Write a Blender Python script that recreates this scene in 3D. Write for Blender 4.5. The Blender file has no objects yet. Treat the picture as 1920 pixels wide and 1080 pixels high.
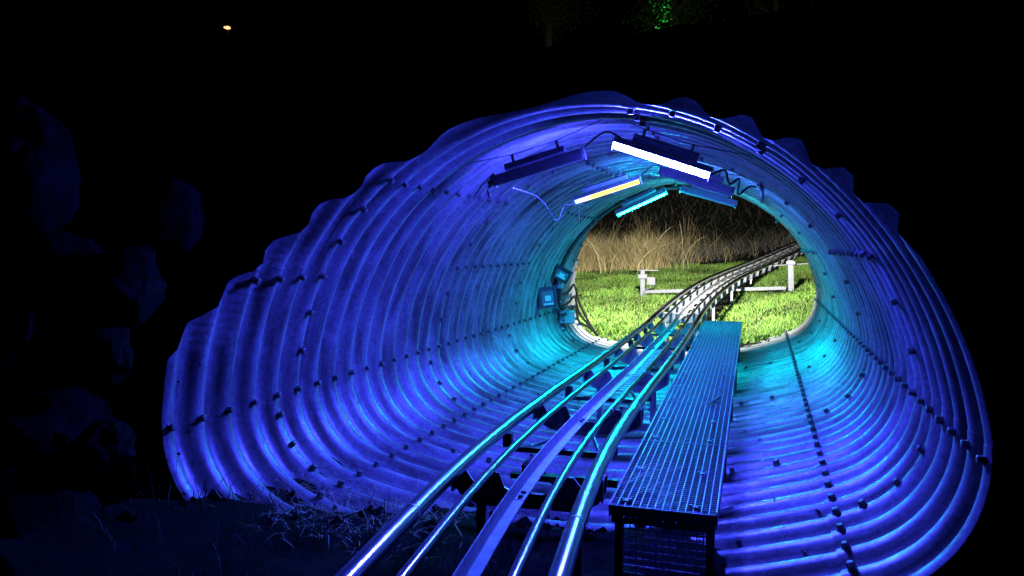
import bpy, bmesh, math, random
import numpy as np
from mathutils import Vector, Matrix, noise

random.seed(7)
rng = np.random.default_rng(7)
SC = bpy.context.scene
COL = SC.collection
PI = math.pi

# ------------------------------------------------------------------ camera
# world frame: +Y runs along the tunnel, X right, Z up, tunnel invert near z = 0
CAM = Vector((0.908, 0.0, 1.394))
YAW, PITCH = math.radians(18.053), math.radians(2.981)
cam_d = bpy.data.cameras.new('camera')
cam_d.sensor_width = 36.0
cam_d.lens = 27.0
cam_d.clip_start = 0.05
cam_d.clip_end = 2000
cam = bpy.data.objects.new('camera', cam_d)
COL.objects.link(cam)
cam.location = CAM
cam.rotation_euler = (PI / 2 - PITCH, 0, YAW)
SC.camera = cam

# ------------------------------------------------------------------ night sky
world = bpy.data.worlds.new('World')
SC.world = world
world.use_nodes = True
wn = world.node_tree.nodes
sky = wn.new('ShaderNodeTexSky')
sky.sky_type = 'NISHITA'
sky.sun_disc = False
sky.sun_elevation = math.radians(-4)
sky.sun_rotation = math.radians(200)
world.node_tree.links.new(sky.outputs[0], wn['Background'].inputs[0])
wn['Background'].inputs[1].default_value = 0.0006
SC.cycles.max_bounces = 7
SC.cycles.diffuse_bounces = 4
SC.cycles.glossy_bounces = 3
SC.cycles.transmission_bounces = 3
SC.cycles.caustics_reflective = False
SC.cycles.caustics_refractive = False
SC.view_settings.view_transform = 'Standard'
SC.view_settings.look = 'None'
SC.view_settings.exposure = 0.0
SC.view_settings.gamma = 1.0

# lamp levels (radiance of the lenses)
LAMP = dict(
    violet=((0.038, 0.050, 1.0), 4300.0),
    azure_fill=((0.045, 0.18, 1.0), 1500.0),
    blue_fill=((0.05, 0.06, 1.0), 1000.0),
    cyan=((0.0003, 0.58, 0.84), 2700.0),
    teal=((0.002, 0.58, 0.72), 900.0),
)
FLOOD_POWER = 9000.0

# ------------------------------------------------------------------ helpers
def tag(o, label=None, cat=None, group=None, kind=None):
    if label: o['label'] = label
    if cat: o['category'] = cat
    if group: o['group'] = group
    if kind: o['kind'] = kind
    return o

def empty(name, loc=(0, 0, 0), label=None, cat=None, group=None):
    o = bpy.data.objects.new(name, None)
    o.empty_display_size = 0.1
    COL.objects.link(o)
    o.location = loc
    return tag(o, label, cat, group)

def link(name, me, mat=None, parent=None):
    o = bpy.data.objects.new(name, me)
    COL.objects.link(o)
    if mat is not None and not me.materials:
        me.materials.append(mat)
    if parent is not None:
        o.parent = parent
        # geometry is written in world space: undo the parents' placement
        off = Vector((0, 0, 0)); p = parent
        while p is not None:
            off += Vector(p.location); p = p.parent
        o.location = -off
    return o

class MB:
    def __init__(s):
        s.v = []; s.f = []
    def add(s, vs, fs):
        k = len(s.v)
        s.v += [tuple(v) for v in vs]
        s.f += [tuple(i + k for i in f) for f in fs]
    def box(s, c, ax, ay, az):
        c, ax, ay, az = map(Vector, (c, ax, ay, az))
        vs = [c + i * ax + j * ay + k * az for i in (-1, 1) for j in (-1, 1) for k in (-1, 1)]
        s.add(vs, [(0, 1, 3, 2), (4, 6, 7, 5), (0, 4, 5, 1), (2, 3, 7, 6), (0, 2, 6, 4), (1, 5, 7, 3)])
    def abox(s, x0, x1, y0, y1, z0, z1):
        s.box(((x0 + x1) / 2, (y0 + y1) / 2, (z0 + z1) / 2), ((x1 - x0) / 2, 0, 0), (0, (y1 - y0) / 2, 0), (0, 0, (z1 - z0) / 2))
    def tube(s, pts, r, n=8, cap=True, radii=None):
        pts = [Vector(p) for p in pts]
        m = len(pts); vs = []; fs = []
        t = (pts[1] - pts[0]).normalized()
        a = t.orthogonal().normalized()
        for i, p in enumerate(pts):
            if i == 0: tt = pts[1] - pts[0]
            elif i == m - 1: tt = pts[-1] - pts[-2]
            else: tt = pts[i + 1] - pts[i - 1]
            tt.normalize()
            a = (a - tt * a.dot(tt)).normalized()
            b = tt.cross(a)
            rr = radii[i] if radii else r
            for k in range(n):
                an = 2 * PI * k / n
                vs.append(p + rr * (math.cos(an) * a + math.sin(an) * b))
        for i in range(m - 1):
            for k in range(n):
                k2 = (k + 1) % n
                fs.append((i * n + k, i * n + k2, (i + 1) * n + k2, (i + 1) * n + k))
        if cap:
            fs.append(tuple(range(n))[::-1])
            fs.append(tuple(range((m - 1) * n, m * n)))
        s.add(vs, fs)
    def sweep(s, prof, frames):
        """prof: list of (u,v); frames: list of (origin, right, up)"""
        n = len(prof); vs = []; fs = []
        for o, r, u in frames:
            for (a, b) in prof:
                vs.append(o + a * r + b * u)
        for i in range(len(frames) - 1):
            for k in range(n):
                k2 = (k + 1) % n
                fs.append((i * n + k, i * n + k2, (i + 1) * n + k2, (i + 1) * n + k))
        fs.append(tuple(range(n))[::-1]); fs.append(tuple(range((len(frames) - 1) * n, len(frames) * n)))
        s.add(vs, fs)
    def mesh(s, name, smooth=False):
        me = bpy.data.meshes.new(name)
        me.from_pydata(s.v, [], s.f)
        if smooth:
            me.polygons.foreach_set('use_smooth', [True] * len(me.polygons))
            try: me.set_sharp_from_angle(angle=math.radians(40))
            except Exception: pass
        me.update()
        return me
    def build(s, name, mat, parent=None, smooth=False):
        return link(name, s.mesh(name, smooth), mat, parent)

def bevel(o, w, seg=2):
    m = o.modifiers.new('bevel', 'BEVEL'); m.width = w; m.segments = seg; m.limit_method = 'ANGLE'
    return o

# ------------------------------------------------------------------ materials
def mat(name, col, rough=0.5, metal=0.0, var=0.0, scale=8.0, bump=0.0, bscale=40.0, col2=None, rvar=0.0, detail=5.0, spec=0.5):
    m = bpy.data.materials.new(name); m.use_nodes = True
    nt = m.node_tree; N = nt.nodes; L = nt.links; b = N['Principled BSDF']
    b.inputs['Base Color'].default_value = (*col, 1)
    b.inputs['Roughness'].default_value = rough
    b.inputs['Metallic'].default_value = metal
    b.inputs['Specular IOR Level'].default_value = spec
    tc = N.new('ShaderNodeTexCoord')
    if var > 0 or col2:
        nz = N.new('ShaderNodeTexNoise'); nz.inputs['Scale'].default_value = scale; nz.inputs['Detail'].default_value = detail
        nz.inputs['Roughness'].default_value = 0.65
        L.new(tc.outputs['Object'], nz.inputs['Vector'])
        cr = N.new('ShaderNodeValToRGB')
        cr.color_ramp.elements[0].position = 0.36; cr.color_ramp.elements[1].position = 0.66
        c2 = col2 if col2 else tuple(c * (1 - var) for c in col)
        cr.color_ramp.elements[0].color = (*c2, 1); cr.color_ramp.elements[1].color = (*col, 1)
        L.new(nz.outputs['Fac'], cr.inputs['Fac']); L.new(cr.outputs['Color'], b.inputs['Base Color'])
        if rvar > 0:
            mr = N.new('ShaderNodeMapRange'); mr.inputs['To Min'].default_value = rough - rvar; mr.inputs['To Max'].default_value = rough + rvar
            L.new(nz.outputs['Fac'], mr.inputs['Value']); L.new(mr.outputs['Result'], b.inputs['Roughness'])
    if bump > 0:
        n2 = N.new('ShaderNodeTexNoise'); n2.inputs['Scale'].default_value = bscale; n2.inputs['Detail'].default_value = 6
        L.new(tc.outputs['Object'], n2.inputs['Vector'])
        bp = N.new('ShaderNodeBump'); bp.inputs['Strength'].default_value = bump; bp.inputs['Distance'].default_value = 0.01
        L.new(n2.outputs['Fac'], bp.inputs['Height']); L.new(bp.outputs['Normal'], b.inputs['Normal'])
    return m

def galvanised():
    m = mat('galvanised plate', (0.36, 0.36, 0.37), 0.45, 0.36, 0.0, spec=0.4)
    nt = m.node_tree; N = nt.nodes; L = nt.links; b = N['Principled BSDF']
    tc = N['Texture Coordinate']
    def nz(scale, detail=6, rough=0.65):
        n = N.new('ShaderNodeTexNoise'); n.inputs['Scale'].default_value = scale; n.inputs['Detail'].default_value = detail
        n.inputs['Roughness'].default_value = rough; L.new(tc.outputs['Object'], n.inputs['Vector']); return n
    def ramp(src, p0, c0, p1, c1):
        r = N.new('ShaderNodeValToRGB'); e = r.color_ramp.elements
        e[0].position = p0; e[0].color = (*c0, 1); e[1].position = p1; e[1].color = (*c1, 1)
        L.new(src, r.inputs['Fac']); return r
    big = ramp(nz(1.7).outputs['Fac'], 0.35, (0.17, 0.175, 0.18), 0.68, (0.33, 0.335, 0.34))
    fine = ramp(nz(42, 8, 0.75).outputs['Fac'], 0.32, (0.48, 0.48, 0.48), 0.60, (1, 1, 1))
    spk = ramp(nz(110, 3, 0.5).outputs['Fac'], 0.27, (0.35, 0.35, 0.34), 0.36, (1, 1, 1))
    def mul(a, c):
        x = N.new('ShaderNodeMix'); x.data_type = 'RGBA'; x.blend_type = 'MULTIPLY'; x.inputs[0].default_value = 1
        L.new(a, x.inputs[6]); L.new(c, x.inputs[7]); return x.outputs[2]
    c = mul(mul(big.outputs['Color'], fine.outputs['Color']), spk.outputs['Color'])
    # dirt that has run round the ribs
    mp = N.new('ShaderNodeMapping'); mp.inputs['Scale'].default_value = (1.2, 9.0, 1.2); L.new(tc.outputs['Object'], mp.inputs['Vector'])
    sn = N.new('ShaderNodeTexNoise'); sn.inputs['Scale'].default_value = 2.2; sn.inputs['Detail'].default_value = 7; L.new(mp.outputs['Vector'], sn.inputs['Vector'])
    c = mul(c, ramp(sn.outputs['Fac'], 0.36, (0.48, 0.46, 0.43), 0.55, (1, 1, 1)).outputs['Color'])
    # white oxide blooms
    ox = ramp(nz(5.5, 7, 0.7).outputs['Fac'], 0.60, (0, 0, 0), 0.72, (1, 1, 1))
    x = N.new('ShaderNodeMix'); x.data_type = 'RGBA'; x.inputs[7].default_value = (0.42, 0.42, 0.41, 1)
    f = N.new('ShaderNodeMath'); f.operation = 'MULTIPLY'; f.inputs[1].default_value = 0.45
    L.new(ox.outputs['Color'], f.inputs[0]); L.new(f.outputs[0], x.inputs[0]); L.new(c, x.inputs[6])
    L.new(x.outputs[2], b.inputs['Base Color'])
    rr = N.new('ShaderNodeMapRange'); rr.inputs['To Min'].default_value = 0.32; rr.inputs['To Max'].default_value = 0.58
    L.new(nz(9, 6).outputs['Fac'], rr.inputs['Value']); L.new(rr.outputs['Result'], b.inputs['Roughness'])
    bp = N.new('ShaderNodeBump'); bp.inputs['Strength'].default_value = 0.25; bp.inputs['Distance'].default_value = 0.004
    L.new(nz(60, 6).outputs['Fac'], bp.inputs['Height']); L.new(bp.outputs['Normal'], b.inputs['Normal'])
    return m

def blade_mat(name, rough=0.6):
    m = bpy.data.materials.new(name); m.use_nodes = True
    N = m.node_tree.nodes; L = m.node_tree.links; b = N['Principled BSDF']
    a = N.new('ShaderNodeAttribute'); a.attribute_name = 'tint'
    L.new(a.outputs['Color'], b.inputs['Base Color']); b.inputs['Roughness'].default_value = rough
    b.inputs['Specular IOR Level'].default_value = 0.25
    tr = N.new('ShaderNodeBsdfTranslucent'); L.new(a.outputs['Color'], tr.inputs['Color'])
    mx = N.new('ShaderNodeMixShader'); mx.inputs[0].default_value = 0.3
    L.new(b.outputs[0], mx.inputs[1]); L.new(tr.outputs[0], mx.inputs[2])
    L.new(mx.outputs[0], N['Material Output'].inputs['Surface'])
    return m

def emit(name, col, strength):
    m = bpy.data.materials.new(name); m.use_nodes = True
    b = m.node_tree.nodes['Principled BSDF']
    b.inputs['Base Color'].default_value = (0.05, 0.05, 0.05, 1)
    b.inputs['Emission Color'].default_value = (*col, 1)
    b.inputs['Emission Strength'].default_value = strength
    return m

M = {}
M['plate'] = galvanised()
M['bolt'] = mat('weathered bolt', (0.13, 0.125, 0.12), 0.5, 0.4, 0.5, 60)
M['rail'] = mat('polished rail steel', (0.40, 0.40, 0.41), 0.22, 1.0, 0.12, 7, 0.0, 120, rvar=0.03)
M['guide'] = mat('guide tube steel', (0.34, 0.34, 0.35), 0.2, 1.0, 0.12, 8, 0.0, 120, rvar=0.03)
M['track'] = mat('galvanised track steel', (0.27, 0.27, 0.275), 0.45, 0.6, 0.35, 14, 0.15, 60, rvar=0.1)
M['channel'] = mat('channel steel', (0.30, 0.30, 0.31), 0.6, 0.2, 0.4, 20, 0.2, 70)
M['tie'] = mat('dark tie steel', (0.035, 0.035, 0.037), 0.5, 0.4, 0.4, 20)
M['grate'] = mat('grating steel', (0.17, 0.17, 0.18), 0.55, 0.3, 0.3, 30, rvar=0.1)
M['concrete'] = mat('rough concrete', (0.30, 0.29, 0.27), 0.9, 0, 0.5, 9, 0.6, 30)
M['housing'] = mat('lamp housing', (0.10, 0.10, 0.11), 0.5, 0.2, 0.25, 20)
M['lampbody'] = mat('grey lamp body', (0.24, 0.24, 0.25), 0.45, 0.2, 0.2, 20)
M['black'] = mat('black powder coat', (0.015, 0.015, 0.016), 0.45, 0.0, 0.3, 30)
M['rubber'] = mat('black cable sheath', (0.012, 0.012, 0.013), 0.5)
M['greycable'] = mat('pale cable sheath', (0.10, 0.10, 0.105), 0.5)
M['wire'] = mat('steel wire', (0.10, 0.10, 0.11), 0.4, 0.7)
M['boxgrey'] = mat('grey plastic box', (0.33, 0.34, 0.35), 0.5, 0, 0.15, 20)
M['glass'] = mat('floodlight glass', (0.20, 0.21, 0.22), 0.1, 0.4, 0.2, 12)
M['led'] = mat('led panel', (0.42, 0.42, 0.40), 0.4)
M['whitesteel'] = mat('pale galvanised post', (0.15, 0.15, 0.155), 0.45, 0.2, 0.25, 16, 0.1, 60)
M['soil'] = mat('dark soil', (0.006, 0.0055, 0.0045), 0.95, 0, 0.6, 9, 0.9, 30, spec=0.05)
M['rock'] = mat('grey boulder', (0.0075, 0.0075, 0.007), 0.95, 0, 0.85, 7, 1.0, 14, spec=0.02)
M['bark'] = mat('bark', (0.09, 0.07, 0.05), 0.9, 0, 0.5, 12, 0.7, 20)
M['wood'] = mat('dead twig', (0.11, 0.085, 0.06), 0.85, 0, 0.5, 40, 0.5, 60)
M['blade'] = blade_mat('grass blades')
M['leaf'] = blade_mat('leaves', 0.5)
M['dark'] = mat('dark metal', (0.05, 0.05, 0.05), 0.6, 0.3)
M['off'] = mat('unlit lens', (0.45, 0.45, 0.47), 0.25)

# ------------------------------------------------------------------ tunnel profile
TZ = 0.51
RHO = math.radians(2.7)
R, RC, RI = 1.613, 0.5, 4.2
CI = RI - 0.51
ZC = ((R - RC) ** 2 - (RI - RC) ** 2 + CI ** 2) / (2 * CI)
XC = math.sqrt((R - RC) ** 2 - ZC ** 2)
A0 = math.atan2(ZC, XC); AI = math.atan2(ZC - CI, XC)
PITCHY = 0.2; Y6 = 3.763
def ribY(n): return Y6 + (n - 6) * PITCHY
LEN_U = R * (PI - 2 * A0); LEN_C = RC * (A0 - AI); LEN_I = RI * (2 * AI + PI) * 1.0
LEN_I = RI * abs((-PI - AI) - AI)
PERIM = LEN_U + 2 * LEN_C + LEN_I
def prof(s, off=0.0):
    """arc length s from the left springing over the crown, down right, along the invert; returns x, z, nx, nz (outward)"""
    s = s % PERIM
    if s <= LEN_U:
        a = PI - A0 - s / R; cx, cz, r = 0, 0, R
    elif s <= LEN_U + LEN_C:
        a = A0 - (s - LEN_U) / RC; cx, cz, r = XC, ZC, RC
    elif s <= LEN_U + LEN_C + LEN_I:
        a = AI - (s - LEN_U - LEN_C) / RI; cx, cz, r = 0, CI, RI
    else:
        a = -PI - AI - (s - LEN_U - LEN_C - LEN_I) / RC; cx, cz, r = -XC, ZC, RC
    nx, nz = math.cos(a), math.sin(a)
    x, z = cx + (r + off) * nx, cz + (r + off) * nz
    c, d = math.cos(RHO), math.sin(RHO)
    return x * c - z * d, x * d + z * c + TZ, nx * c - nz * d, nx * d + nz * c
_S = np.linspace(0, PERIM, 4000, endpoint=False)
_P = np.array([prof(s)[:2] for s in _S])
def s_near(x, z): return float(_S[np.argmin((_P[:, 0] - x) ** 2 + (_P[:, 1] - z) ** 2)])
def s_ang(deg): return s_near(R * math.cos(math.radians(deg)), TZ + R * math.sin(math.radians(deg)))
def corr(y): return 0.030 * (1 - math.tanh(1.15 * math.cos(2 * PI * (y - Y6) / PITCHY)) / math.tanh(1.15))
def cut_near(x, z): return max(2.728, 1.30 + 1.22 * z - 0.2 * x)
def cut_far(x, z): return min(10.98 + 0.2 * x, 11.86 - 1.28 * z + 0.12 * x)

S_L = s_near(-1.607, 0.59); S_R = s_near(1.593, 0.72)
S_LL = s_near(-1.225, 0.128); S_LR = s_near(1.243, 0.242)
if S_L > LEN_U: S_L -= PERIM

tunnel = empty('tunnel', (0, 2.6, 0), 'large corrugated galvanised steel tunnel with sloped ends around the track', 'tunnel')
bolt_sites = []   # (s, y, plate object)
plates = []
def make_plate(s0, s1, y0, y1, level):
    lap = 0.05
    off0 = level
    sa, sb = s0 - lap, s1 + lap
    ns = max(6, int((sb - sa) / 0.045)); ya, yb = y0 - lap, y1 + lap
    cols = []
    anyv = False
    for i in range(ns + 1):
        s = sa + (sb - sa) * i / ns
        x, z, nx, nz = prof(s)
        a = max(ya, cut_near(x, z)); b = min(yb, cut_far(x, z))
        cols.append((x, z, nx, nz, a, b))
    full = all(c[4] == ya and c[5] == yb for c in cols)
    if all(c[5] - c[4] < 0.02 for c in cols): return None
    ny = max(4, int((max(c[5] for c in cols) - min(c[4] for c in cols)) / (PITCHY / 12)))
    vs = []; fs = []; idx = {}
    for i, (x, z, nx, nz, a, b) in enumerate(cols):
        if b - a < 0.02:
            idx[i] = None; continue
        idx[i] = len(vs)
        for j in range(ny + 1):
            y = a + (b - a) * j / ny
            o = corr(y) + off0
            # plates are slightly uneven
            o += 0.003 * math.sin(3.1 * x + 1.7 * y) + 0.002 * math.sin(7.3 * z - 2.3 * y)
            vs.append((x + nx * o, y, z + nz * o))
    for i in range(ns):
        if idx[i] is None or idx[i + 1] is None: continue
        for j in range(ny):
            a = idx[i] + j; b = idx[i + 1] + j
            fs.append((a, b, b + 1, a + 1))
    if not fs: return None
    # thin rolled edge round the sheet, with its own vertices so that it stays sharp
    nf = len(fs); edge = {}
    for f in fs:
        for q in range(4):
            e = (f[q], f[(q + 1) % 4]); edge[e] = edge.get(e, 0) + 1
    nrm = []
    for (x, z, nx, nz, a, b) in cols:
        if b - a < 0.02: continue
        nrm += [(nx, nz)] * (ny + 1)
    rim = []
    for (a, b) in edge:
        if (b, a) in edge: continue
        k = len(vs)
        for q in (b, a):
            vs.append(vs[q])
        for q in (a, b):
            x, y, z = vs[q]; vs.append((x + nrm[q][0] * 0.004, y, z + nrm[q][1] * 0.004))
        rim.append((k, k + 1, k + 2, k + 3))
    me = bpy.data.meshes.new('plate'); me.from_pydata(vs, [], fs + rim)
    me.polygons.foreach_set('use_smooth', [True] * nf + [False] * len(rim)); me.update()
    o = link('plate', me, M['plate'], tunnel)
    p = me.polygons[nf // 2]; x, z = p.center.x, p.center.z
    if p.normal.dot(Vector((0 - x, 0, 0.7 - z))) < 0:
        me.flip_normals()
    plates.append(o)
    return o

RINGS_U = [(-4, 6), (6, 16), (16, 26), (26, 36), (36, 46)]
ODD = [129.3, 80.8, 32.3]; EVEN = [153.1, 104.6, 56.1]
def add_bolt(s, y, plate):
    if plate is None: return
    x, z, nx, nz = prof(s)
    if y < cut_near(x, z) + 0.02 or y > cut_far(x, z) - 0.02: return
    bolt_sites.append((x, y, z, nx, nz, plate))
for k, (n0, n1) in enumerate(RINGS_U):
    seams = [S_L] + [s_ang(a) for a in (ODD if k % 2 else EVEN)] + [S_R]
    y0, y1 = ribY(n0), ribY(n1)
    for q in range(4):
        lv = 0.003 * (q % 2) + 0.0015 * (k % 2)
        pl_ = make_plate(seams[q], seams[q + 1], y0, y1, lv)
        for n in range(n0 + 1, n1 + 1):
            add_bolt(seams[q + 1] if q < 3 else seams[4], ribY(n), pl_)
            if q == 0: add_bolt(seams[0], ribY(n), pl_)
        if pl_ is not None and n1 < 46:
            m = int(round((seams[q + 1] - seams[q]) / 0.227))
            for j in range(1, m):
                add_bolt(seams[q] + (seams[q + 1] - seams[q]) * j / m, ribY(n1), pl_)
RINGS_C = [(-5, 5), (5, 15), (15, 25), (25, 35), (35, 46)]
for k, (n0, n1) in enumerate(RINGS_C):
    for side in (0, 1):
        a, b = (S_LL, S_L + PERIM) if side == 0 else (S_R, S_LR)
        pl_ = make_plate(a, b, ribY(n0), ribY(n1), (0.003 if side == 0 else 0.0) + 0.0015 * (k % 2))
        if n1 < 46 and pl_ is not None:
            for j in (1, 2, 3):
                add_bolt(a + (b - a) * j / 3.6, ribY(n1), pl_)
RINGS_I = [(-8, 0), (0, 10), (10, 20), (20, 30), (30, 40), (40, 46)]
for k, (n0, n1) in enumerate(RINGS_I):
    pl_ = make_plate(S_LR, S_LL, ribY(n0), ribY(n1), 0.006 + 0.0015 * (k % 2))
    for n in range(n0 + 1, n1 + 1):
        add_bolt(S_LL - 0.01, ribY(n) , pl_); add_bolt(S_LR + 0.01, ribY(n), pl_)
    if n1 < 46 and pl_ is not None:
        for j in range(1, 10):
            add_bolt(S_LR + (S_LL - S_LR) * j / 10, ribY(n1), pl_)

def bolt_mesh(rad=0.0165, h=0.023):
    vs = []; fs = []; n = 6
    for (r, z) in ((rad * 1.25, 0.0), (rad * 1.25, 0.004), (rad, 0.005), (rad, h), (rad * 0.72, h + 0.003)):
        for k in range(n): vs.append((r * math.cos(2 * PI * k / n), r * math.sin(2 * PI * k / n), z))
    for i in range(4):
        for k in range(n): fs.append((i * n + k, i * n + (k + 1) % n, (i + 1) * n + (k + 1) % n, (i + 1) * n + k))
    fs.append(tuple(range(4 * n, 5 * n)))
    me = bpy.data.meshes.new('bolt'); me.from_pydata(vs, [], fs); me.update(); me.materials.append(M['bolt']); return me
BM = bolt_mesh()
def bolt_matrix(x, y, z, nx, nz):
    zax = Vector((-nx, 0, -nz)); yax = Vector((0, 1, 0)); xax = yax.cross(zax)
    m = Matrix((xax, yax, zax)).transposed().to_4x4()
    m = m @ Matrix.Rotation(random.uniform(0, PI / 3), 4, 'Z') @ Matrix.Scale(random.uniform(0.9, 1.1), 4)
    m.translation = Vector((x - nx * 0.001, y, z - nz * 0.001))
    return m
bolt_sites.sort(key=lambda b: (b[0] - CAM.x) ** 2 + (b[1] - CAM.y) ** 2 + (b[2] - CAM.z) ** 2)
far = MB()
for i, (x, y, z, nx, nz, pl_) in enumerate(bolt_sites):
    m = bolt_matrix(x, y, z, nx, nz)
    if i < 300:
        o = bpy.data.objects.new('bolt', BM); COL.objects.link(o); o.parent = pl_
        o.matrix_local = m
    else:
        far.add([m @ v.co for v in BM.vertices], [tuple(p.vertices) for p in BM.polygons])
if far.v:
    tag(far.build('far_bolts', M['bolt'], tunnel), kind='stuff')

# ------------------------------------------------------------------ ground and embankment
def sstep(a, b, x):
    t = np.clip((x - a) / (b - a), 0, 1); return t * t * (3 - 2 * t)
def base_ground(x, y):
    # in front of the near mouth
    zn = -0.16 + 0.42 * sstep(1.65, 2.3, np.abs(x)) + 0.10 * np.clip(np.abs(x) - 1.75, 0, 6) - 0.02 * np.clip(-y, 0, 30)
    # rock bank left of the mouth
    zn = zn + 1.25 * (1 - sstep(-2.9, -2.15, x)) * sstep(0.2, 1.6, y) * (1 - sstep(3.2, 5, y))
    # beyond the far mouth
    y0 = 23.5 + 0.8 * np.clip(x + 1.0, 0, 6)
    hill = 0.55 * np.clip(y - y0, 0, 45) * sstep(0, 4, y - y0 + 1.0)
    zf = 0.055 + 0.105 * np.clip(y - 11.0, -2, 60) + 0.045 * x.clip(-6, 6) + 0.06 * np.clip(np.abs(x) - 0.5, 0, 1.3) + hill
    t = sstep(5.0, 8.0, y)
    return zn * (1 - t) + zf * t
def ground_z(x, y):
    x = np.asarray(x, float); y = np.asarray(y, float)
    g = base_ground(x, y)
    side = 1 - sstep(2.2, 6.5, np.abs(x))
    bank = np.minimum(np.minimum((y - 1.55 + 0.2 * np.clip(x, -2, 2)) / 1.22, (11.9 + 0.12 * x - y) / 1.28), 2.75)
    bank = np.where((np.abs(x) < 1.55) & (bank < 1.6), -9, bank)
    bank = np.where(y < 6, bank - 3.0 * (1 - sstep(2.35, 2.85, y)), bank)
    bank = np.where(y > 6, bank - 3.0 * sstep(9.9, 10.9, y), bank)
    bank = bank * side + g * (1 - side)
    return np.maximum(g, bank)
gx = np.concatenate([-np.geomspace(300, 6.2, 34), np.arange(-6, 6.001, 0.12), np.geomspace(6.2, 300, 34)])
gy = np.concatenate([-np.geomspace(120, 2.2, 24), np.arange(-2, 24.001, 0.12), np.geomspace(24.5, 400, 46)])
GX, GY = np.meshgrid(gx, gy, indexing='ij')
GZ = ground_z(GX, GY)
rough = np.array([[noise.noise(Vector((a * 1.3, b * 1.3, 0))) for b in gy] for a in gx]) * 0.05
big = np.array([[noise.noise(Vector((a * 0.05, b * 0.05, 3))) for b in gy] for a in gx]) * np.clip((np.abs(GX) + np.abs(GY - 10) - 20) / 30, 0, 1) * 4
foot = (np.abs(GX) < 2.0) & (GY > 2.3) & (GY < 11.2)
GZ = GZ + np.where(foot, 0, 1) * rough * np.clip(np.abs(GX) + (GY < 1) * 1 + (GY > 11) * 0.6 - 1.2, 0.1, 1) + big
def tunnel_outer_top(x):
    return TZ + np.sqrt(np.clip(1.70 ** 2 - x ** 2, 0, None))
nxg, nyg = len(gx), len(gy)
gv = np.stack([GX, GY, GZ], -1).reshape(-1, 3)
cxm = (GX[:-1, :-1] + GX[1:, 1:]) / 2; cym = (GY[:-1, :-1] + GY[1:, 1:]) / 2
zmin = np.minimum(np.minimum(GZ[:-1, :-1], GZ[1:, :-1]), np.minimum(GZ[:-1, 1:], GZ[1:, 1:]))
inside = (np.abs(cxm) < 1.68) & (cym > 2.72) & (cym < 10.75) & (zmin < tunnel_outer_top(cxm) - 0.02)
I, J = np.nonzero(~inside)
gf = np.stack([I * nyg + J, (I + 1) * nyg + J, (I + 1) * nyg + J + 1, I * nyg + J + 1], -1)
gme = bpy.data.meshes.new('ground')
gme.from_pydata(gv.tolist(), [], gf.tolist()); gme.polygons.foreach_set('use_smooth', [True] * len(gf)); gme.update()
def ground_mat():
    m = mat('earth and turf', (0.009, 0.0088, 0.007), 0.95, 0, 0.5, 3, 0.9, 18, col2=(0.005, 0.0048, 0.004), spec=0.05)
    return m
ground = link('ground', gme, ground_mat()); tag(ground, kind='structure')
def gz(x, y): return float(ground_z(np.array([x]), np.array([y]))[0])

# ------------------------------------------------------------------ coaster track
path = [(0.36, 0.2, .5), (0.24, 1.0, .5), (0.125, 1.9, .5), (0.035, 2.7, .5), (-0.018, 3.5, .5), (-0.04, 4.5, .5), (-0.047, 6.0, .5), (-0.07, 7.6, .5),
        (-0.105, 9.0, 0.495), (-0.11, 10.34, 0.545), (-0.06, 11.67, 0.63), (0.05, 13.0, 0.73), (0.21, 14.33, 0.825), (0.42, 15.65, 0.91),
        (0.67, 16.96, 1.0), (0.96, 18.26, 1.11), (1.30, 19.56, 1.25), (1.69, 20.83, 1.42), (2.2, 22.2, 1.62), (2.85, 23.7, 1.85), (3.7, 25.3, 2.1)]
def catmull(pts, step=0.08):
    P = [Vector(p) for p in pts]; P = [2 * P[0] - P[1]] + P + [2 * P[-1] - P[-2]]
    out = []
    for i in range(1, len(P) - 2):
        p0, p1, p2, p3 = P[i - 1:i + 3]
        n = max(2, int((p2 - p1).length / step))
        for k in range(n):
            t = k / n
            out.append(0.5 * ((2 * p1) + (p2 - p0) * t + (2 * p0 - 5 * p1 + 4 * p2 - p3) * t * t + (3 * p1 - p0 - 3 * p2 + p3) * t ** 3))
    out.append(P[-2]); return out
CL = catmull(path)
FR = []
arc = [0.0]
for i, p in enumerate(CL):
    t = (CL[min(i + 1, len(CL) - 1)] - CL[max(i - 1, 0)]).normalized()
    r = t.cross(Vector((0, 0, 1))).normalized(); u = r.cross(t)
    FR.append((p, r, u))
    if i: arc.append(arc[-1] + (p - CL[i - 1]).length)
def frame_at(s):
    i = min(max(np.searchsorted(arc, s), 1), len(CL) - 1)
    f = (s - arc[i - 1]) / (arc[i] - arc[i - 1])
    p = FR[i - 1][0].lerp(FR[i][0], f)
    return p, FR[i][1], FR[i][2], FR[i][1].cross(FR[i][2]) * -1
def s_at_y(y): return float(np.interp(y, [p.y for p in CL], arc))
track = empty('coaster_track', (0.1, 1.0, 0), 'steel alpine coaster track of paired tubes running through tunnel and uphill', 'track')
NT = 16
def circ(u, v, r, n=NT): return [(u + r * math.cos(2 * PI * k / n), v + r * math.sin(2 * PI * k / n)) for k in range(n)]
def rail(name, u, v, r, m):
    b = MB(); b.sweep(circ(u, v, r), FR); o = b.build(name, m, track, True); return o
rails = [rail('running_tube', -0.28, 0.0, 0.032, M['rail']), rail('running_tube', 0.28, 0.0, 0.032, M['rail'])]
guides = [rail('guide_tube', -0.145, -0.008, 0.0175, M['guide']), rail('guide_tube', 0.155, -0.008, 0.0175, M['guide'])]
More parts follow.
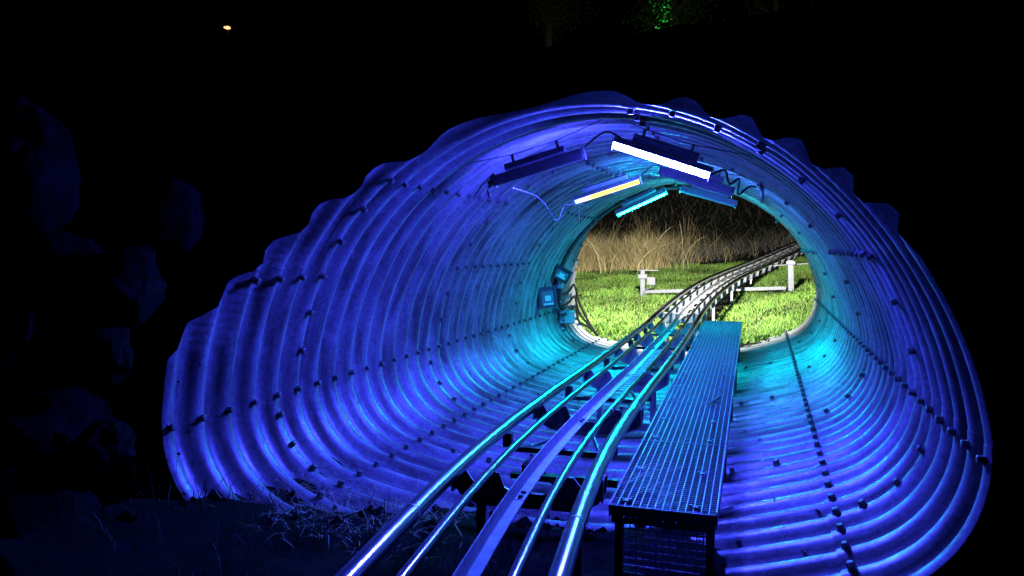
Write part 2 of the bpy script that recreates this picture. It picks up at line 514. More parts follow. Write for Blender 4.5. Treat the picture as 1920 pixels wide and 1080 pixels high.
# weld collars where the tubes are jointed
for s in [s_at_y(y) for y in (2.35, 4.25, 6.4, 8.6)]:
    for u, v, r, par in ((-0.28, 0, 0.0328, rails[0]), (0.28, 0, 0.0328, rails[1])):
        p, rr, uu, tt = frame_at(s)
        b = MB(); b.sweep(circ(u, v, r), [(p - tt * 0.004, rr, uu), (p + tt * 0.004, rr, uu)]); b.build('weld_collar', M['track'], par, True)
for y in (4.15, 5.5):
    p, rr, uu, tt = frame_at(s_at_y(y)); b = MB()
    b.sweep(circ(0.155, -0.008, 0.0225), [(p - tt * 0.012, rr, uu), (p + tt * 0.012, rr, uu)]); b.build('sleeve', M['track'], guides[1], True)
# centre angle section in lengths with joints
ys = [0.6, 1.55, 2.72, 4.03, 5.6, 7.2, 8.8, 10.4, 12.0, 13.6, 15.2, 16.8, 18.4, 20.0, 22.0, 24.5]
for a, c in zip(ys[:-1], ys[1:]):
    s0, s1 = s_at_y(a) + 0.003, s_at_y(c) - 0.003
    k = max(2, int((s1 - s0) / 0.12)); fr = []
    for i in range(k + 1):
        p, rr, uu, tt = frame_at(s0 + (s1 - s0) * i / k); fr.append((p, rr, uu))
    b = MB(); b.sweep([(-0.008, 0.002), (-0.008, -0.060), (0.036, -0.060), (0.036, -0.055), (-0.0035, -0.055), (-0.0035, 0.002)], fr)
    o = b.build('centre_channel', M['channel'], track)
    p, rr, uu, tt = frame_at(s0 + 0.03)
    for dt in (0, 0.05):
        b = MB(); b.box(p + rr * 0.016 + uu * -0.05 + tt * dt, rr * 0.009, tt * 0.009, uu * 0.005); b.build('joint_bolt', M['bolt'], o)
# small rack beside the channel
for i in range(26):
    p, rr, uu, tt = frame_at(s_at_y(5.0) + i * 0.085)
    b = MB(); b.box(p + rr * 0.095 + uu * -0.045, rr * 0.036, tt * 0.008, uu * 0.006); b.build('rack_rung', M['track'], track)
# saddle plates, legs and sleepers
SAD = [(-0.325, -0.005), (-0.320, -0.07), (-0.290, -0.125), (-0.215, -0.165), (0.215, -0.165), (0.290, -0.125), (0.320, -0.07), (0.325, -0.005),
       (0.300, -0.022), (0.262, -0.024), (0.225, -0.075), (0.190, -0.026), (0.120, -0.026), (0.098, -0.085), (0.06, -0.105), (-0.06, -0.105), (-0.098, -0.085), (-0.120, -0.026), (-0.190, -0.026),
       (-0.225, -0.075), (-0.262, -0.024), (-0.300, -0.022)]
tie_y = [1.55, 2.95, 4.30, 5.65, 7.0, 8.3, 9.5] + [10.5 + 0.62 * i for i in range(22)]
for ti, y in enumerate(tie_y):
    p, rr, uu, tt = frame_at(s_at_y(y))
    b = MB(); b.sweep(SAD, [(p - tt * 0.006, rr, uu), (p + tt * 0.006, rr, uu)])
    sad = b.build('saddle_plate', M['track'], track)
    b = MB()
    for sx in (-1, 1):      # stiffening lugs that hold the tubes
        b = MB(); b.box(p + rr * sx * 0.308 + uu * -0.06, rr * 0.005, tt * 0.045, uu * 0.045); b.build('lug', M['track'], sad)
    b = MB(); b.box(p + uu * (-0.135 if y < 10 else -0.045) + tt * 0.03, rr * (0.2 if y < 10 else 0.25), tt * (0.022 if y < 10 else 0.04), uu * 0.006); b.box(p + uu * -0.158 + tt * 0.03, rr * 0.2, tt * 0.004, uu * 0.02); b.build('tie', M['track'], track)
    if (ti % 2 == 1 and y < 10) or (y > 10 and ti % 3 == 1):
        if y < 10.4: gl = lambda x, yy: 0.03 + 0.04 * x
        else: gl = lambda x, yy: gz(x, yy)
        for sx in (-0.2, 0.2):
            q = p + rr * sx + tt * 0.03; top = q.z - 0.135; bot = gl(q.x, q.y) - 0.05
            if top - bot > 0.04:
                b = MB(); b.abox(q.x - 0.02, q.x + 0.02, q.y - 0.02, q.y + 0.02, bot, top); b.build('leg', M['track'], track)
        if 3.5 < y < 10.4:
            q = p + tt * 0.03; b = MB(); b.box((q.x, q.y, 0.075), rr * 0.42, tt * 0.05, (0, 0, 0.03)); bevel(b.build('sleeper', M['track'], track), 0.006)
for y in (3.6, 4.95, 6.3, 7.65, 8.9):
    p, rr, uu, tt = frame_at(s_at_y(y))
    b = MB(); b.box(p + uu * -0.10, rr * 0.24, tt * 0.022, uu * 0.012); b.build('cross_tie', M['tie'], track)
    for sx in (-1, 1):
        b = MB(); b.box(p + rr * sx * 0.262 + uu * -0.06, rr * 0.022, tt * 0.018, uu * 0.034); b.build('tie_bracket', M['tie'], track)
        b = MB(); b.tube([p + rr * sx * 0.20 + uu * -0.11, p + rr * sx * 0.05 + uu * -0.15 + tt * 0.62], 0.011, 6); b.build('brace', M['tie'], track)
# brake gear hanging between two ties
p, rr, uu, tt = frame_at(s_at_y(3.55))
b = MB(); b.box(p + uu * -0.22 + rr * -0.1, rr * 0.13, tt * 0.02, uu * 0.012); b.box(p + uu * -0.19 + rr * -0.16 + tt * 0.06, rr * 0.012, tt * 0.08, uu * 0.03)
b.box(p + uu * -0.25 + rr * 0.08 + tt * 0.1, rr * 0.2, tt * 0.018, uu * 0.018); b.tube([p + rr * -0.18 + uu * -0.17 + tt * 0.2, p + rr * -0.02 + uu * -0.27 + tt * 0.05], 0.012)
b.build('brake_linkage', M['tie'], track)
# ------------------------------------------------------------------ grating walkway
def wk(y):
    f = (y - 3.0) / 6.7
    return 0.342 - 0.100 * f, 0.757 - 0.075 * f, 0.372 + 0.128 * f
walk = empty('walkway', (0.55, 3.0, 0.0), 'narrow steel grating walkway raised beside the coaster track', 'walkway')
PANELS = [(2.99, 3.99), (4.0, 4.98), (4.99, 5.98), (5.99, 6.98), (6.99, 7.98), (7.99, 8.98), (8.99, 9.72)]
NB = 14
for y0, y1 in PANELS:
    b = MB()
    def P3(f, y, dz):
        a, c, z = wk(y); return Vector((a + (c - a) * f, y, z + dz))
    def strip(f, wd, d0, d1, ya, yb):
        bb = MB(); vs = []
        for y in (ya, yb):
            for (w_, dz) in ((-wd, d0), (wd, d0), (wd, d1), (-wd, d1)):
                q = P3(f, y, dz); q.x += w_; vs.append(q)
        bb.add(vs, [(0, 3, 2, 1), (4, 5, 6, 7), (0, 1, 5, 4), (1, 2, 6, 5), (2, 3, 7, 6), (3, 0, 4, 7)]); return bb
    panel = strip(1.0, 0.003, -0.055, 0.012, y0, y1); panel.f = list(panel.f)
    pe = strip(0.0, 0.003, -0.05, 0.0, y0, y1); panel.add(pe.v, pe.f)
    for ye in (y0, y1 - 0.005):
        a, c, z = wk(ye); panel.abox(a + 0.003, c - 0.003, ye, ye + 0.004, z - 0.04, z - 0.001)
    po = panel.build('grating_panel', M['grate'], walk)
    for k in range(1, NB):
        strip(k / NB, 0.0019, -0.03, 0.0, y0 + 0.004, y1 - 0.004).build('bearing_bar', M['grate'], po)
    cb = MB(); y = y0 + 0.022
    while y < y1 - 0.012:
        a, c, z = wk(y); cb.abox(a + 0.003, c - 0.003, y - 0.0016, y + 0.0016, z - 0.014, z - 0.0025); y += 0.0255
    tag(cb.build('cross_bars', M['grate'], po), kind='stuff')
    for ye in (y0 + 0.06, y1 - 0.5):
        for f in (0.14, 0.80):
            q = P3(f, ye, 0.0); bb = MB()
            bb.add([q + Vector(v) for v in ((-0.02, -0.012, 0), (0, -0.012, 0.007), (0.02, -0.012, 0), (-0.02, 0.012, 0), (0, 0.012, 0.007), (0.02, 0.012, 0))], [(0, 1, 4, 3), (1, 2, 5, 4), (0, 3, 5, 2), (0, 2, 1), (3, 4, 5)])
            bb.box(q + Vector((-0.016, 0, 0.006)), (0.005, 0, 0), (0, 0.005, 0), (0, 0, 0.005)); bb.box(q + Vector((0.016, 0, 0.006)), (0.005, 0, 0), (0, 0.005, 0), (0, 0, 0.005))
            bb.build('clip', M['whitesteel'], po)
for y in (3.06, 4.5, 6.0, 7.5, 9.2):
    a, c, z = wk(y)
    for x in (a + 0.03, c - 0.025):
        b = MB(); b.abox(x - 0.016, x + 0.016, y - 0.016, y + 0.016, -0.02 + 0.05 * abs(x), z - 0.092); b.build('leg', M['dark'], walk)
    b = MB(); b.abox(a, c - 0.008, y - 0.02, y + 0.02, z - 0.09, z - 0.057); b.build('cross_beam', M['dark'], walk)
fm = MB(); a, c, z = wk(3.0)
for k in range(13):
    x_ = a + 0.05 + (c - a - 0.1) * k / 12; fm.abox(x_ - 0.0017, x_ + 0.0017, 3.032, 3.037, 0.04, z - 0.06)
for k in range(9):
    z_ = 0.05 + (z - 0.13) * k / 8; fm.abox(a + 0.04, c - 0.04, 3.037, 3.044, z_, z_ + 0.0035)
tag(fm.build('front_mesh', M['grate'], walk), kind='stuff')
# a dead twig lying on the grating
a, c, z = wk(5.0)
b = MB(); b.tube([(0.60, 4.88, z + 0.012), (0.625, 4.97, z + 0.014), (0.648, 5.07, z + 0.018), (0.662, 5.13, z + 0.02)], 0.008, 7, radii=[0.006, 0.009, 0.0085, 0.006])
b.tube([(0.625, 4.97, z + 0.014), (0.655, 4.93, z + 0.012)], 0.004, 5)
tag(b.build('twig', M['wood'], None, True), 'short dead twig lying on the walkway grating', 'twig')

# ------------------------------------------------------------------ LED bar lights under the crown
def led(label, p0, p1, y, face, lens_mat, group='led bars under the tunnel crown', drv=True, tilt=0.55, body='lampbody'):
    p0 = Vector((p0[0], y, p0[1])); p1 = Vector((p1[0], y, p1[1]))
    c = (p0 + p1) / 2; e = (p1 - p0).normalized(); L = (p1 - p0).length
    up = Vector((0, 1, 0)).cross(e); up = up if up.z > 0 else -up
    f = (Vector((0, face, 0)) - up * tilt).normalized(); s = e.cross(f).normalized(); s = s if s.z > 0 else -s
    root = empty('led_bar_light', c, label, 'light', group)
    b = MB(); b.box(c - f * 0.022, e * (L / 2), f * 0.02, s * 0.033); bevel(b.build('housing', M[body], root), 0.006)
    b = MB(); b.box(c + f * 0.0065, e * (L / 2 - 0.012), f * 0.0075, s * 0.019); lens = b.build('lens', lens_mat, root)
    b = MB(); b.box(c + f * 0.012 + s * 0.0265, e * (L / 2), f * 0.014, s * 0.004); b.build('added_visor', M[body], root)  # lip added to keep the lens light off the ceiling
    for k in (-1, 1):
        b = MB(); b.box(c + e * k * (L / 2 + 0.004) - f * 0.012, e * 0.0035, f * 0.028, s * 0.036); bevel(b.build('end_cap', M[body], root), 0.003)
    if drv:
        b = MB(); b.box(c - f * 0.045 + s * 0.055, e * (L * 0.34), f * 0.022, s * 0.02); bevel(b.build('driver_box', M[body], root), 0.008)
    # hooks and the carrying wire
    hk = []
    for k in (-0.24, 0.26):
        h0 = c + e * L * k - f * 0.03 + s * 0.075; h1 = h0 + up * 0.045
        b = MB(); b.box((h0 + h1) / 2, e * 0.008, f * 0.004, (h1 - h0) / 2 + up * 0.004); b.build('hook', M['housing'], root); hk.append(h1)
    def to_arch(q, d):
        d = d.normalized(); o = Vector((q.x, 0, q.z - TZ)); dd = Vector((d.x, 0, d.z)); bq = o.dot(dd); cq = o.dot(o) - (R + 0.01) ** 2
        t = -bq + math.sqrt(bq * bq - cq); return q + d * t
    e2 = e if e.x > 0 else -e
    w0 = to_arch(hk[0] if hk[0].x < hk[1].x else hk[1], -e2 + up * 0.12); w1 = to_arch(hk[1] if hk[0].x < hk[1].x else hk[0], e2 + up * 0.12)
    h = sorted(hk, key=lambda v: v.x)
    b = MB(); b.tube([w0, h[0], h[1], w1], 0.0028, 5); b.build('carrying_wire', M['wire'], root)
    return root, c, e, f, s
def lens(k):
    col, st = LAMP[k]; return emit('lens ' + k, col, st)
def lens_warm():
    m = bpy.data.materials.new('lens warm'); m.use_nodes = True; N = m.node_tree.nodes; L = m.node_tree.links; b = N['Principled BSDF']
    tc = N.new('ShaderNodeTexCoord'); sp = N.new('ShaderNodeSeparateXYZ'); L.new(tc.outputs['Object'], sp.inputs[0])
    cr = N.new('ShaderNodeValToRGB'); e = cr.color_ramp.elements
    mr = N.new('ShaderNodeMapRange'); mr.inputs['From Min'].default_value = -0.65; mr.inputs['From Max'].default_value = -0.05
    L.new(sp.outputs['X'], mr.inputs['Value']); L.new(mr.outputs['Result'], cr.inputs['Fac'])
    e[0].position = 0.03; e[0].color = (0.10, 0.45, 1.0, 1); e[1].position = 0.36; e[1].color = (1.0, 0.66, 0.10, 1)
    b.inputs['Base Color'].default_value = (0, 0, 0, 1); b.inputs['Specular IOR Level'].default_value = 0
    L.new(cr.outputs['Color'], b.inputs['Emission Color']); b.inputs['Emission Strength'].default_value = 3.2; return m
ledA = led('glowing violet-white LED bar nearest under the crown', (0.095, 1.985), (0.625, 1.795), 4.36, -1, lens('violet'))
ledD = led('dark-backed LED bar hanging left of the violet one', (-0.635, 1.795), (-0.09, 1.94), 4.42, 1, lens('blue_fill'), body='housing', tilt=0.02)  # lens glow added to brighten the ceiling, turned out of view
ledB = led('LED bar glowing yellow-white with a bluish left end', (-0.605, 1.78), (-0.05, 1.945), 6.32, -1, lens_warm())
ledE = led('grey-backed LED bar just below the violet one', (0.15, 1.975), (0.685, 1.80), 6.0, 1, lens('azure_fill'))  # hidden lens glow added to colour the deeper walls azure
ledC = led('LED bar glowing turquoise at the far end of the tunnel', (-0.61, 1.76), (-0.08, 1.99), 8.35, -1, lens('cyan'), tilt=1.3)
ledF = led('thin LED bar with teal rim beside the far turquoise one', (0.09, 2.0), (0.64, 1.83), 8.2, 1, lens('teal'))

def cable(name, pts, r, m, label, cat='cable', group=None):
    b = MB(); b.tube(catmull(pts, 0.04), r, 6); o = b.build(name, m, None, True); tag(o, label, cat, group); return o
cable('lamp_cable', [(-0.09, 4.44, 1.985), (0.0, 4.42, 2.05), (0.06, 4.4, 2.06), (0.13, 4.38, 2.02)], 0.006, M['rubber'], 'black lead arching between dark-backed and violet LED bars')
cable('lamp_cable', [(-0.55, 4.5, 1.76), (-0.46, 4.7, 1.72), (-0.42, 4.85, 1.64), (-0.41, 4.95, 1.58), (-0.39, 5.02, 1.60), (-0.38, 5.1, 1.68), (-0.33, 5.3, 1.70), (-0.33, 5.6, 1.70), (-0.40, 5.8, 1.66), (-0.47, 6.0, 1.60), (-0.52, 6.15, 1.62), (-0.55, 6.3, 1.74)], 0.0042, M['greycable'], 'pale looping lead between dark-backed and yellow LED bars')
cable('lamp_cable', [(-0.05, 6.34, 1.98), (0.02, 6.3, 2.04), (0.09, 6.2, 2.05), (0.16, 6.05, 2.02)], 0.006, M['rubber'], 'black lead arching right of the yellow LED bar')
cable('lamp_cable', [(0.64, 4.38, 1.80), (0.70, 4.5, 1.83), (0.72, 4.6, 1.76), (0.77, 4.75, 1.80), (0.76, 4.9, 1.72), (0.82, 5.1, 1.78), (0.86, 5.4, 1.80)], 0.007, M['rubber'], 'tangled black lead at right end of violet LED bar')
b = MB()
b.box((-0.66, 4.45, 1.80), (0.03, 0, 0.012), (0, 0.03, 0), (-0.008, 0, 0.02)); b.tube([(-0.64, 4.4, 1.84), (-0.70, 4.36, 1.77), (-0.735, 4.33, 1.70)], 0.009, 6); b.tube([(-0.66, 4.42, 1.80), (-0.68, 4.4, 1.74), (-0.66, 4.38, 1.70)], 0.008, 6)
tag(b.build('plug_connector', M['rubber'], None), 'black plug and strap at left end of dark-backed LED bar', 'connector')

# conduits round the far ring on the left
def ring_pts(y, a0, a1, off, n=24):
    out = []
    for i in range(n + 1):
        a = math.radians(a0 + (a1 - a0) * i / n); out.append((math.cos(a) * (R - off), y, TZ + math.sin(a) * (R - off)))
    return out
for dy, lab in ((0.0, 'thicker black conduit curving up the far left ring'), (0.09, 'thinner black conduit nearest the far opening on the left')):
    b = MB(); b.tube(ring_pts(9.22 + dy * 0.6, 172, 84, 0.02), 0.021 if dy == 0 else 0.014, 8)
    o = b.build('conduit', M['rubber'], None, True); tag(o, lab, 'conduit', 'conduits on the far left ring')
    for a in (165, 148, 131, 114, 98):
        ar = math.radians(a); q = Vector((math.cos(ar) * (R - 0.018), 9.22 + dy * 0.6, TZ + math.sin(ar) * (R - 0.018)))
        b = MB(); b.box(q, (0, 0.032, 0), (math.cos(ar) * 0.026, 0, math.sin(ar) * 0.026), (-math.sin(ar) * 0.014, 0, math.cos(ar) * 0.014)); b.build('clamp', M['black'], o)

def floodlight(label, loc, aim, roll, size, lit=None, group='floodlights at far end'):
    loc = Vector(loc); f = (Vector(aim) - loc).normalized()
    r0 = f.cross(Vector((0, 0, 1))).normalized(); u0 = r0.cross(f)
    r_ = r0 * math.cos(roll) + u0 * math.sin(roll); u_ = -r0 * math.sin(roll) + u0 * math.cos(roll)
    root = empty('floodlight', loc, label, 'floodlight', group)
    w, h = size
    b = MB(); b.box(loc - f * 0.018, r_ * w, u_ * h, f * 0.018); bevel(b.build('housing', M['black'], root), 0.008)
    b = MB()
    for sx, sy, ww, hh in ((0, 1, w, 0.014), (0, -1, w, 0.014), (1, 0, 0.014, h), (-1, 0, 0.014, h)):
        b.box(loc + r_ * sx * (w - 0.014) + u_ * sy * (h - 0.014) + f * 0.009, r_ * ww, u_ * hh, f * (0.009 + (0.001 if sx else 0)))
    b.build('bezel', M['black'], root)
    b = MB(); b.box(loc + f * 0.004 - u_ * 0.01, r_ * (w - 0.032), u_ * (h - 0.04), f * 0.003); g = b.build('glass', M['glass'] if lit is None else lit, root)
    b = MB(); b.box(loc + f * 0.009 - u_ * 0.012, r_ * w * 0.33, u_ * h * 0.25, f * 0.002); b.build('led_panel', M['led'] if lit is None else lit, g)
    b = MB(); b.box(loc + f * 0.0075 - u_ * (h - 0.045), r_ * (w - 0.045), u_ * 0.01, f * 0.004); b.build('reflector', M['led'], g)
    b = MB()
    for k in range(7): b.box(loc - f * 0.045 + r_ * w * (k - 3) / 3.6, r_ * 0.003, u_ * h * 0.8, f * 0.012)
    b.build('cooling_fins', M['black'], root)
    b = MB(); b.tube([loc + r_ * (w + 0.008) - f * 0.02, loc + r_ * (w + 0.008) - f * 0.09, loc - r_ * (w + 0.008) - f * 0.09, loc - r_ * (w + 0.008) - f * 0.02], 0.007, 6); b.build('yoke', M['black'], root)
    return root, loc, f
floodlight('black floodlight tilted on its side, upper of two on left wall', (-1.42, 9.12, 1.075), (0.2, 6.0, 0.5), math.radians(28), (0.105, 0.085))
floodlight('black floodlight facing the track, lower of two on left wall', (-1.49, 8.72, 0.815), (0.4, 4.5, 0.9), math.radians(-6), (0.105, 0.125))
jb = empty('junction_box', (-1.50, 9.72, 0.5), 'grey junction box low on the far left wall', 'box')
b = MB(); b.box((-1.50, 9.70, 0.50), (0.095, 0.02, 0), (-0.01, 0.05, 0), (0, 0, 0.085)); bevel(b.build('enclosure', M['boxgrey'], jb), 0.008)
b = MB(); b.box((-1.49, 9.646, 0.50), (0.085, 0.018, 0), (-0.001, 0.005, 0), (0, 0, 0.075)); bevel(b.build('lid', M['boxgrey'], jb), 0.004)
b = MB(); b.tube([(-1.53, 9.68, 0.46), (-1.525, 9.62, 0.46)], 0.014, 8); b.build('cable_gland', M['black'], jb)
sb = empty('socket_box', (-1.50, 9.30, 0.93), 'small pale socket box between floodlight and junction box', 'box')
b = MB(); b.box((-1.50, 9.30, 0.93), (0.045, 0, 0), (0, 0.03, 0), (0, 0, 0.04)); bevel(b.build('enclosure', M['boxgrey'], sb), 0.008)
b = MB(); b.tube([(-1.50, 9.27, 0.93), (-1.50, 9.255, 0.93)], 0.022, 10); b.build('cover', M['led'], sb)
b = MB(); b.box((-1.515, 9.32, 0.82), (0.03, 0, 0), (0, 0.02, 0), (0, 0, 0.07)); b.build('connector_block', M['black'], sb)
cable('black_cable', [(-1.46, 9.2, 1.12), (-1.53, 9.0, 1.18), (-1.55, 8.9, 1.10), (-1.56, 8.85, 0.98), (-1.55, 8.8, 0.90)], 0.011, M['rubber'], 'black cable between the two wall floodlights')
cable('black_cable', [(-1.52, 9.3, 1.05), (-1.53, 9.32, 0.9), (-1.53, 9.35, 0.75), (-1.535, 9.45, 0.68), (-1.53, 9.6, 0.6)], 0.016, M['rubber'], 'thick black cable falling from upper floodlight to junction box')
cable('pale_cable', [(-1.47, 9.28, 0.9), (-1.47, 9.4, 0.72), (-1.48, 9.5, 0.62), (-1.53, 9.55, 0.56), (-1.50, 9.58, 0.52), (-1.45, 9.6, 0.56), (-1.49, 9.62, 0.6)], 0.006, M['greycable'], 'pale thin lead coiled above the junction box')
for i, (zz, lab) in enumerate(((0.86, 'upper black cable sagging from socket to far rim'), (0.72, 'middle black cable sagging from socket to far rim'), (0.60, 'lower black cable running from junction box to far rim'))):
    cable('black_cable', [(-1.52, 9.35, zz - 0.06), (-1.50, 9.7, zz - 0.05), (-1.49, 10.0, zz + 0.04 - 0.02 * i), (-1.53, 10.3, zz - 0.02), (-1.52, 10.5, zz - 0.24), (-1.43, 10.75, 0.32 - 0.03 * i), (-1.35, 10.95, 0.12)], 0.017, M['rubber'], lab, group='cables at far left rim')

# ------------------------------------------------------------------ exit floodlight on top of the far rim (out of view, lights the meadow)
FL = Vector((-0.05, 9.34, 2.95)); AIM = Vector((-0.75, 14.6, 0.4))
fr_, floc, fdir = floodlight('floodlight on the crown of the far rim aimed at the meadow', FL, AIM, 0.0, (0.14, 0.11), emit('flood panel', (1.0, 0.96, 0.86), 40.0))
b = MB(); b.tube([(-0.05, 8.95, 2.1), (-0.05, 8.95, 2.95), (-0.05, 9.24, 2.98)], 0.025, 8); b.build('mast', M['black'], fr_)
ld = bpy.data.lights.new('flood_beam', 'SPOT'); ld.energy = FLOOD_POWER; ld.color = (1.0, 0.97, 0.91)
ld.spot_size = math.radians(107); ld.spot_blend = 1.0; ld.shadow_soft_size = 0.05
lo = bpy.data.objects.new('flood_beam', ld); COL.objects.link(lo); lo.parent = fr_
lo.location = fdir * 0.05; lo.rotation_euler = fdir.to_track_quat('-Z', 'Y').to_euler()

# ------------------------------------------------------------------ meadow
def blades(name, x, y, h, w, lean, tint, label=None, cat=None, kind='stuff', zoff=-0.01, seg=2, droop=0.35, m='blade', parent=None):
    n = len(x); z = ground_z(x, y) + zoff
    an = rng.uniform(0, 2 * PI, n); ln = rng.uniform(0, 2 * PI, n); lean = lean * rng.uniform(0.3, 1.3, n)
    cols = 2 * seg + 1
    V = np.zeros((n, cols, 3)); T = np.repeat(tint[:, None, :], cols, 1)
    for k in range(seg + 1):
        t = k / seg; bend = lean * h * (t ** 1.8); zz = h * (t - droop * np.clip(lean, 0, 2) * t ** 3)
        px = x + np.cos(ln) * bend; py = y + np.sin(ln) * bend; pz = z + zz
        if k < seg:
            ww = w * (1 - 0.55 * t) / 2
            V[:, 2 * k] = np.stack([px - np.cos(an) * ww, py - np.sin(an) * ww, pz], -1)
            V[:, 2 * k + 1] = np.stack([px + np.cos(an) * ww, py + np.sin(an) * ww, pz], -1)
        else: V[:, 2 * seg] = np.stack([px, py, pz], -1)
    base = (np.arange(n) * cols)[:, None]
    F = []
    for k in range(seg - 1):
        q = np.array([[2 * k, 2 * k + 1, 2 * k + 3], [2 * k, 2 * k + 3, 2 * k + 2]])
        for tri in q: F.append(base + tri[None])
    F.append(base + np.array([[2 * seg - 2, 2 * seg - 1, 2 * seg]]))
    F = np.concatenate(F)
    me = bpy.data.meshes.new(name); me.vertices.add(n * cols); me.vertices.foreach_set('co', V.reshape(-1))
    me.loops.add(F.size); me.loops.foreach_set('vertex_index', F.reshape(-1).astype(np.int32))
    me.polygons.add(len(F)); me.polygons.foreach_set('loop_start', np.arange(0, F.size, 3, dtype=np.int32)); me.polygons.foreach_set('loop_total', np.full(len(F), 3, np.int32))
    at = me.attributes.new('tint', 'FLOAT_COLOR', 'POINT'); C4 = np.ones((n * cols, 4)); C4[:, :3] = T.reshape(-1, 3); at.data.foreach_set('color', C4.reshape(-1))
    me.update(); me.validate()
    o = link(name, me, M[m], parent); tag(o, label, cat, kind=kind); return o
def fbm(x, y, s, seed=0):
    return np.array([noise.noise(Vector((a * s, b * s, seed))) for a, b in zip(x, y)])
def tints(n, a, b, jitter=0.25):
    f = rng.random((n, 1)); return (np.array(a) * (1 - f) + np.array(b) * f) * rng.uniform(1 - jitter, 1 + jitter, (n, 1))
def off_track(x, y, d=0.33):
    cx = np.interp(y, [p.y for p in CL], [p.x for p in CL]); return np.abs(x - cx) > d

n = 85000
y = 10.4 + 9.6 * rng.random(n) ** 0.85; x = (rng.random(n) * 2 - 1) * (2.6 + 0.24 * (y - 10)) - 0.3
keep = (y > cut_far(0, 0.2) - 0.0 + 0.2 * x) & off_track(x, y, 0.2)
x, y = x[keep], y[keep]; f = fbm(x, y, 1.2)
h = (0.055 + 0.05 * rng.random(len(x))) * (1 + 0.9 * np.clip(f, -0.5, 1)) * np.where((y < 12.3), 1.25, 1.0)
tt_ = tints(len(x), (0.085, 0.20, 0.025), (0.20, 0.32, 0.06)); dry = (rng.random(len(x)) < 0.09)
tt_ *= (1 + 0.75 * fbm(x, y, 0.9, 21) + 0.35 * fbm(x, y, 3.0, 22))[:, None].clip(0.35, 1.8)
tt_[dry] = tints(int(dry.sum()), (0.27, 0.25, 0.10), (0.20, 0.18, 0.07))
blades('grass', x, y, h, np.full(len(x), 0.0085), np.full(len(x), 0.7), tt_, 'short bright green grass between tunnel mouth and tall hay', 'grass')
# broad-leaved weeds by the mouth and under the track
n = 5200
y = np.where(rng.random(n) < 0.75, 10.7 + 1.5 * rng.random(n), 12 + 6 * rng.random(n)); x = (rng.random(n) * 2 - 1) * 2.3
f = fbm(x, y, 1.6, 5); k = (f > -0.05) & (y > 11.0 + 0.2 * x - 0.25) & off_track(x, y, 0.15); x, y = x[k], y[k]
blades('weeds', x, y, 0.07 + 0.11 * rng.random(len(x)), 0.022 + 0.02 * rng.random(len(x)), np.full(len(x), 1.0), tints(len(x), (0.05, 0.12, 0.015), (0.12, 0.20, 0.03)), 'broad-leaved green weeds crowding the far tunnel mouth', 'weeds', m='leaf', seg=3)
# tall hay on the left, thinner and darker to the right
n = 21000
y = 18.3 + 6.5 * rng.random(n) ** 2.2; x = -5.2 + 6.0 * rng.random(n); edge = 18.6 + 0.55 * fbm(x, y, 0.8, 2) + 1.0 * np.clip(x + 1.6, 0, 5)
k = (y > edge) & (rng.random(n) < np.clip(1.1 - 0.75 * np.clip(x + 2.0, 0, 9), 0.10, 1)) & (fbm(x, y, 1.3, 7) > -0.22 + 0.07 * (y - 19)); x, y = x[k], y[k]
h = (0.40 + 0.62 * rng.random(len(x)) ** 1.3) * (1 - 0.18 * np.clip(x + 1.8, 0, 3)) * (1 + 0.35 * fbm(x, y, 0.9, 11))
tt_ = tints(len(x), (0.58, 0.46, 0.23), (0.24, 0.20, 0.08), 0.45)
blades('hay', x, y, h, np.full(len(x), 0.0075), np.full(len(x), 0.7), tt_, 'tall dry golden hay at foot of the hill', 'hay', seg=4)
# arching long stems and rank grass up the hill
n = 34000
y = 19.5 + 20 * rng.random(n) ** 1.2; x = -9 + 22 * rng.random(n) * (0.5 + y / 40); k = (y > 19.3 + 1.0 * np.clip(x + 1.4, 0, 6)) & (fbm(x, y, 0.35, 9) > -0.22) & off_track(x, y, 0.6); x, y = x[k], y[k]
blades('hill_grass', x, y, 0.22 + 0.45 * rng.random(len(x)), np.full(len(x), 0.010), np.full(len(x), 1.2), tints(len(x), (0.17, 0.155, 0.12), (0.07, 0.075, 0.055)), 'rank dark grass covering the hillside behind', 'grass', seg=4)
n = 40
x = -4.2 + 3.6 * rng.random(n); y = 18.2 + 0.8 * rng.random(n)
blades('arching_stems', x, y, 1.0 + 0.5 * rng.random(n), np.full(n, 0.02), np.full(n, 1.0), tints(n, (0.5, 0.40, 0.2), (0.4, 0.33, 0.15)), 'few long pale stems arching over the golden hay', 'stems', seg=8, droop=0.55)

# ------------------------------------------------------------------ meadow posts
sp = empty('signal_post', (-1.3, 15, 0.46), 'white square post with small box and flat top, left of track', 'post')
g0 = gz(-1.3, 15)
b = MB(); b.abox(-1.345, -1.255, 14.955, 15.045, g0 - 0.1, 0.90); bevel(b.build('shaft', M['whitesteel'], sp), 0.006)
b = MB(); b.abox(-1.39, -1.21, 14.93, 15.07, 0.80, 0.885); bevel(b.build('clamp', M['whitesteel'], sp), 0.006)
b = MB(); b.abox(-1.37, -1.0, 14.95, 15.05, 0.955, 0.972); b.abox(-1.34, -1.26, 14.96, 15.04, 0.90, 0.955); b.build('top_plate', M['whitesteel'], sp)
b = MB(); b.abox(-1.21, -1.05, 14.90, 15.0, 0.68, 0.83); bevel(b.build('sensor_box', M['whitesteel'], sp), 0.008)
b = MB(); b.tube(catmull([(-1.13, 14.95, 0.68), (-1.16, 14.93, 0.62), (-1.25, 14.94, 0.58), (-1.24, 14.94, 0.5)], 0.03), 0.012, 6); b.build('lead', M['greycable'], sp)
g1 = gz(0.0, 15)
b = MB(); b.box((0.0, 15.0, (gz(-1.3, 15) + gz(1.3, 15)) / 2 + 0.075), (1.33, 0, (gz(1.3, 15) - gz(-1.3, 15)) / 2), (0, 0.03, 0), (0, 0, 0.032))
